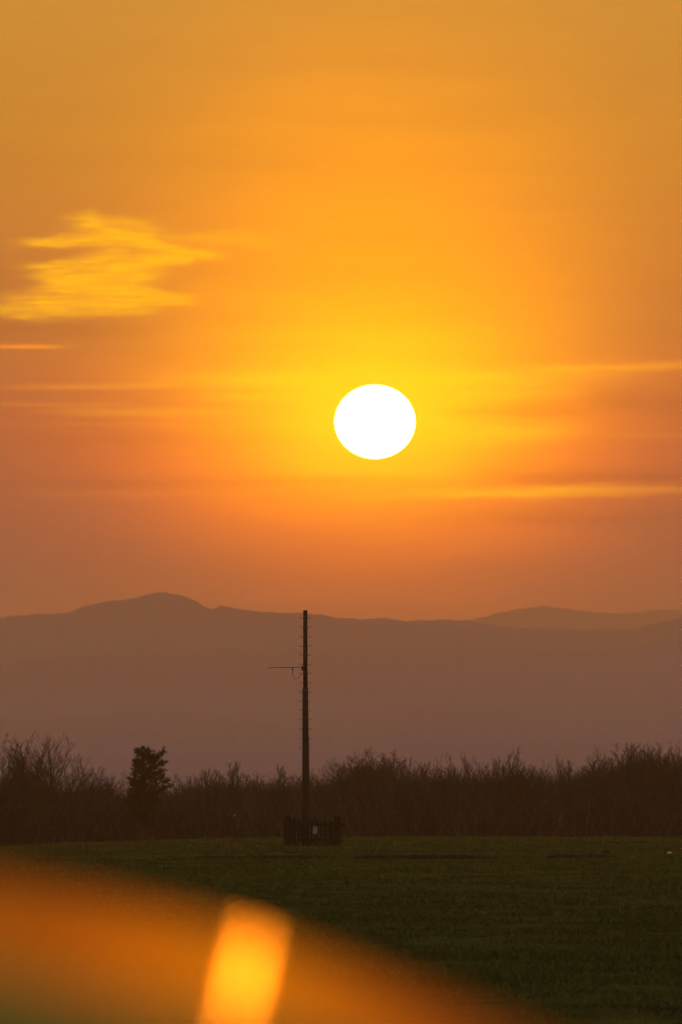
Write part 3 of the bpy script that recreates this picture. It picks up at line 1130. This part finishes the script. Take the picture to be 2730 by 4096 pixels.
paint = bpy.data.materials.new('dark_metallic_paint')
paint.use_nodes = True
pb = paint.node_tree.nodes['Principled BSDF']
pb.inputs['Base Color'].default_value = (.05, .05, .055, 1)
pb.inputs['Metallic'].default_value = .0
pb.inputs['Roughness'].default_value = .16
pb.inputs['Specular IOR Level'].default_value = .5
pt_ = G(paint.node_tree)
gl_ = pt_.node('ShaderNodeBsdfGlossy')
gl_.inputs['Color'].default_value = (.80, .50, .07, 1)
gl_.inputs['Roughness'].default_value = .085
dust = pt_.node('ShaderNodeBsdfDiffuse')
dust.inputs[0].default_value = (.05, .035, .018, 1)
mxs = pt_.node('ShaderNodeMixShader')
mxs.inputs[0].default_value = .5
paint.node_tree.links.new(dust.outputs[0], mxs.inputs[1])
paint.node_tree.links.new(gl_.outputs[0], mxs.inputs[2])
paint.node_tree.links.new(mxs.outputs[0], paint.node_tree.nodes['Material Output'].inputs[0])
glass = mat('tinted_glass', (.015, .017, .018), .05, spec=.5)
trim_m = mat('black_trim', (.02, .02, .02), .6)
rim_m = mat('alloy', (.45, .45, .46), .35, metal=.9)
red_m = mat('red_lens', (.25, .01, .01), .15, spec=.5)
clear_m = mat('clear_lens', (.6, .6, .6), .1, spec=.5)

car = obj('parked_car', None, None, (CXC, 3.0, 0))
tag(car, 'glossy car close in front, its out of focus roof mirroring the orange sun', 'car')
HW = .60
N1, N2 = 48, 40
tv = []
us = np.concatenate([[-1.06, -1.045, -1.02], np.linspace(-1, 1, N1), [1.02, 1.045, 1.06]])
wsy = np.concatenate([[-.03, -.018], np.linspace(0, 1, N2), [1.012, 1.02]])
for b_ in wsy:
    for a_ in us:
        aa = max(-1, min(1, a_)); bb_ = max(0, min(1, b_))
        x = CXC + a_ * HW
        tc_ = max(0.0, abs(aa * HW) - (-.05 - CXC))
        yf_ = Y_FRONT + .03 - 7.2 * tc_ ** 1.3
        y = Y_REAR + b_ * (yf_ - Y_REAR)
        z = roof_z(CXC + aa * HW, Y_REAR + bb_ * (yf_ - Y_REAR))
        z -= 9 * (abs(a_) - abs(aa)) ** 2 + 40 * (b_ - bb_) ** 2 * (1.0)
        tv.append((x - CXC, y - 3.0, z))
nu, nv = len(us), len(wsy)
tf = [(j * nu + i, j * nu + i + 1, (j + 1) * nu + i + 1, (j + 1) * nu + i) for j in range(nv - 1) for i in range(nu - 1)]
top_n = len(tv)
tv += [(x, y, z - .03) for x, y, z in tv]
tf += [tuple(top_n + k for k in f[::-1]) for f in tf]
edge = [i for i in range(nu)] + [j * nu + nu - 1 for j in range(1, nv)] + [(nv - 1) * nu + i for i in range(nu - 2, -1, -1)] + [j * nu for j in range(nv - 2, 0, -1)]
for k in range(len(edge)):
    a_, b_ = edge[k], edge[(k + 1) % len(edge)]
    tf.append((b_, a_, top_n + a_, top_n + b_))
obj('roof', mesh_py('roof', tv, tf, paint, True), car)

# body shell, lofted along its length (y measured from the roof's front edge)
YB0, YB1 = Y_REAR - 3.0 - .72, 2.15
WHY = (YB0 + .75, YB1 - .85)


def section(y):
    f = (y - YB0) / (YB1 - YB0)
    hw = .86 * (1 - .10 * max(0, (f - .72) / .28) ** 2 - .05 * max(0, (.12 - f) / .12) ** 2)
    if y > 1.0:
        top = .98 - .24 * ((y - 1.0) / (YB1 - 1.0)) ** 1.5
    else:
        top = .98
    bot = .22 + .12 * max(0, (f - .93) / .07) + .1 * max(0, (.05 - f) / .05)
    ring = []
    for k in range(28):
        th = 2 * math.pi * k / 28
        cx, cz_ = math.cos(th), math.sin(th)
        x = hw * math.copysign(abs(cx) ** .35, cx)
        z = (top + bot) / 2 + (top - bot) / 2 * math.copysign(abs(cz_) ** .5, cz_)
        for wy in WHY:
            if abs(y - wy) < .37 and abs(x) > .5:
                z = max(z, .31 + math.sqrt(max(0, .37 ** 2 - (y - wy) ** 2)))
        ring.append((x, y, z))
    return ring


bv, bf = [], []
yl = np.linspace(YB0, YB1, 96)
for y in yl:
    bv += section(float(y))
for j in range(len(yl) - 1):
    for k in range(28):
        bf.append((j * 28 + k, j * 28 + (k + 1) % 28, (j + 1) * 28 + (k + 1) % 28, (j + 1) * 28 + k))
bf.append(tuple(range(28)))
bf.append(tuple((len(yl) - 1) * 28 + k for k in range(28))[::-1])
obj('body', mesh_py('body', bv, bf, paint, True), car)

# glasshouse
rz0 = roof_z(CXC + HW * 1.03, Y_REAR) - .03
rz1 = roof_z(CXC + HW * 1.03, Y_FRONT) - .03
yr, yf = Y_REAR - 3.0, 0.0
zbelt = .955
base = {('r', -1): (-.76, YB0 + .12, zbelt), ('r', 1): (.76, YB0 + .12, zbelt), ('f', -1): (-.74, .98, zbelt), ('f', 1): (.74, .98, zbelt)}
topc = {('r', -1): (-HW * 1.01, yr - .02, rz0), ('r', 1): (HW * 1.01, yr - .02, rz0), ('f', -1): (-HW * 1.01, yf + .02, rz1), ('f', 1): (HW * 1.01, yf + .02, rz1)}


def pane(name, quad, bow, push):
    """a gently bowed sheet between four corners"""
    a_, b_, c_, d_ = (Vector(q_) for q_ in quad)
    n_ = (b_ - a_).cross(d_ - a_).normalized()
    v_, f_ = [], []
    K = 9
    for th in (0, -.006):
        for j in range(K):
            for i in range(K):
                s1, s2 = i / (K - 1), j / (K - 1)
                p_ = a_.lerp(b_, s1).lerp(d_.lerp(c_, s1), s2)
                v_.append(tuple(p_ + n_ * (push + th + bow * 4 * s1 * (1 - s1))))
    for j in range(K - 1):
        for i in range(K - 1):
            q_ = (j * K + i, j * K + i + 1, (j + 1) * K + i + 1, (j + 1) * K + i)
            f_.append(q_)
            f_.append(tuple(K * K + t_ for t_ in q_[::-1]))
    return obj(name, mesh_py(name, v_, f_, glass, True), car)


pane('windscreen', [base['f', 1], base['f', -1], topc['f', -1], topc['f', 1]], .10, 0)
pane('rear_window', [base['r', -1], base['r', 1], topc['r', 1], topc['r', -1]], .10, 0)
for sg in (-1, 1):
    a_, b_, c_, d_ = (Vector(q_) for q_ in (base['r', sg], base['f', sg], topc['f', sg], topc['r', sg]))
    for s0, s1 in ((.04, .33), (.35, .62), (.64, .96)):
        q_ = [a_.lerp(b_, s0), a_.lerp(b_, s1), d_.lerp(c_, s1), d_.lerp(c_, s0)]
        pane('side_window', q_ if sg == 1 else [q_[1], q_[0], q_[3], q_[2]], .0, .008)
    for s0 in (0.0, .34, .63, 1.0):
        mb = MB()
        mb.tube([a_.lerp(b_, s0) - Vector((0, 0, .03)), d_.lerp(c_, s0)], [.045, .035], 8)
        mb.build('pillar', paint, car, True)
for wy in WHY:
    for sg in (-1, 1):
        tv_, tf_ = [], []
        prof = [(.19, -.09), (.28, -.10), (.315, -.07), (.32, 0), (.315, .07), (.28, .10), (.19, .09)]
        n_ = 28
        for k in range(n_):
            th = 2 * math.pi * k / n_
            for r_, x_ in prof:
                tv_.append((x_, r_ * math.cos(th), r_ * math.sin(th)))
        m_ = len(prof)
        for k in range(n_):
            for j in range(m_ - 1):
                a0_ = k * m_ + j
                b0_ = ((k + 1) % n_) * m_ + j
                tf_.append((a0_, a0_ + 1, b0_ + 1, b0_))
        wheel = obj('wheel', mesh_py('tyre', tv_, tf_, trim_m, True), car, (sg * .74, wy, .32))
        mb = MB()
        mb.tube([(sg * .05, 0, 0), (sg * .075, 0, 0)], .05, 12)
        for k in range(5):
            th = 2 * math.pi * k / 5
            mb.tube([(sg * .065, .03 * math.cos(th), .03 * math.sin(th)), (sg * .06, .19 * math.cos(th), .19 * math.sin(th))], .026, 6)
        mb.tube([(-.08, 0, 0), (.02, 0, 0)], .185, 24)
        mb.build('rim', rim_m, wheel)
for sg in (-1, 1):
    mb = MB(); mb.box((sg * .68, YB0 - .005, .80), (.20, .06, .22)); mb.build('tail_light', red_m, car)
    mb = MB(); mb.box((sg * .60, YB1 - .02, .62), (.26, .08, .12)); mb.build('headlight', clear_m, car)
    mb = MB(); mb.tube([(sg * .82, .72, 1.0), (sg * .90, .70, 1.03), (sg * .98, .70, 1.04)], [.03, .075, .06], 10); mb.build('wing_mirror', paint, car, True)
    for y_ in (-1.0, -.05):
        mb = MB(); mb.box((sg * .872, y_, .84), (.03, .17, .03)); mb.build('door_handle', trim_m, car)
mb = MB(); mb.box((0, YB0 - .03, .42), (1.5, .10, .20)); mb.build('rear_bumper', trim_m, car)
mb = MB(); mb.box((0, YB1 - .0, .42), (1.35, .10, .20)); mb.build('front_bumper', trim_m, car)
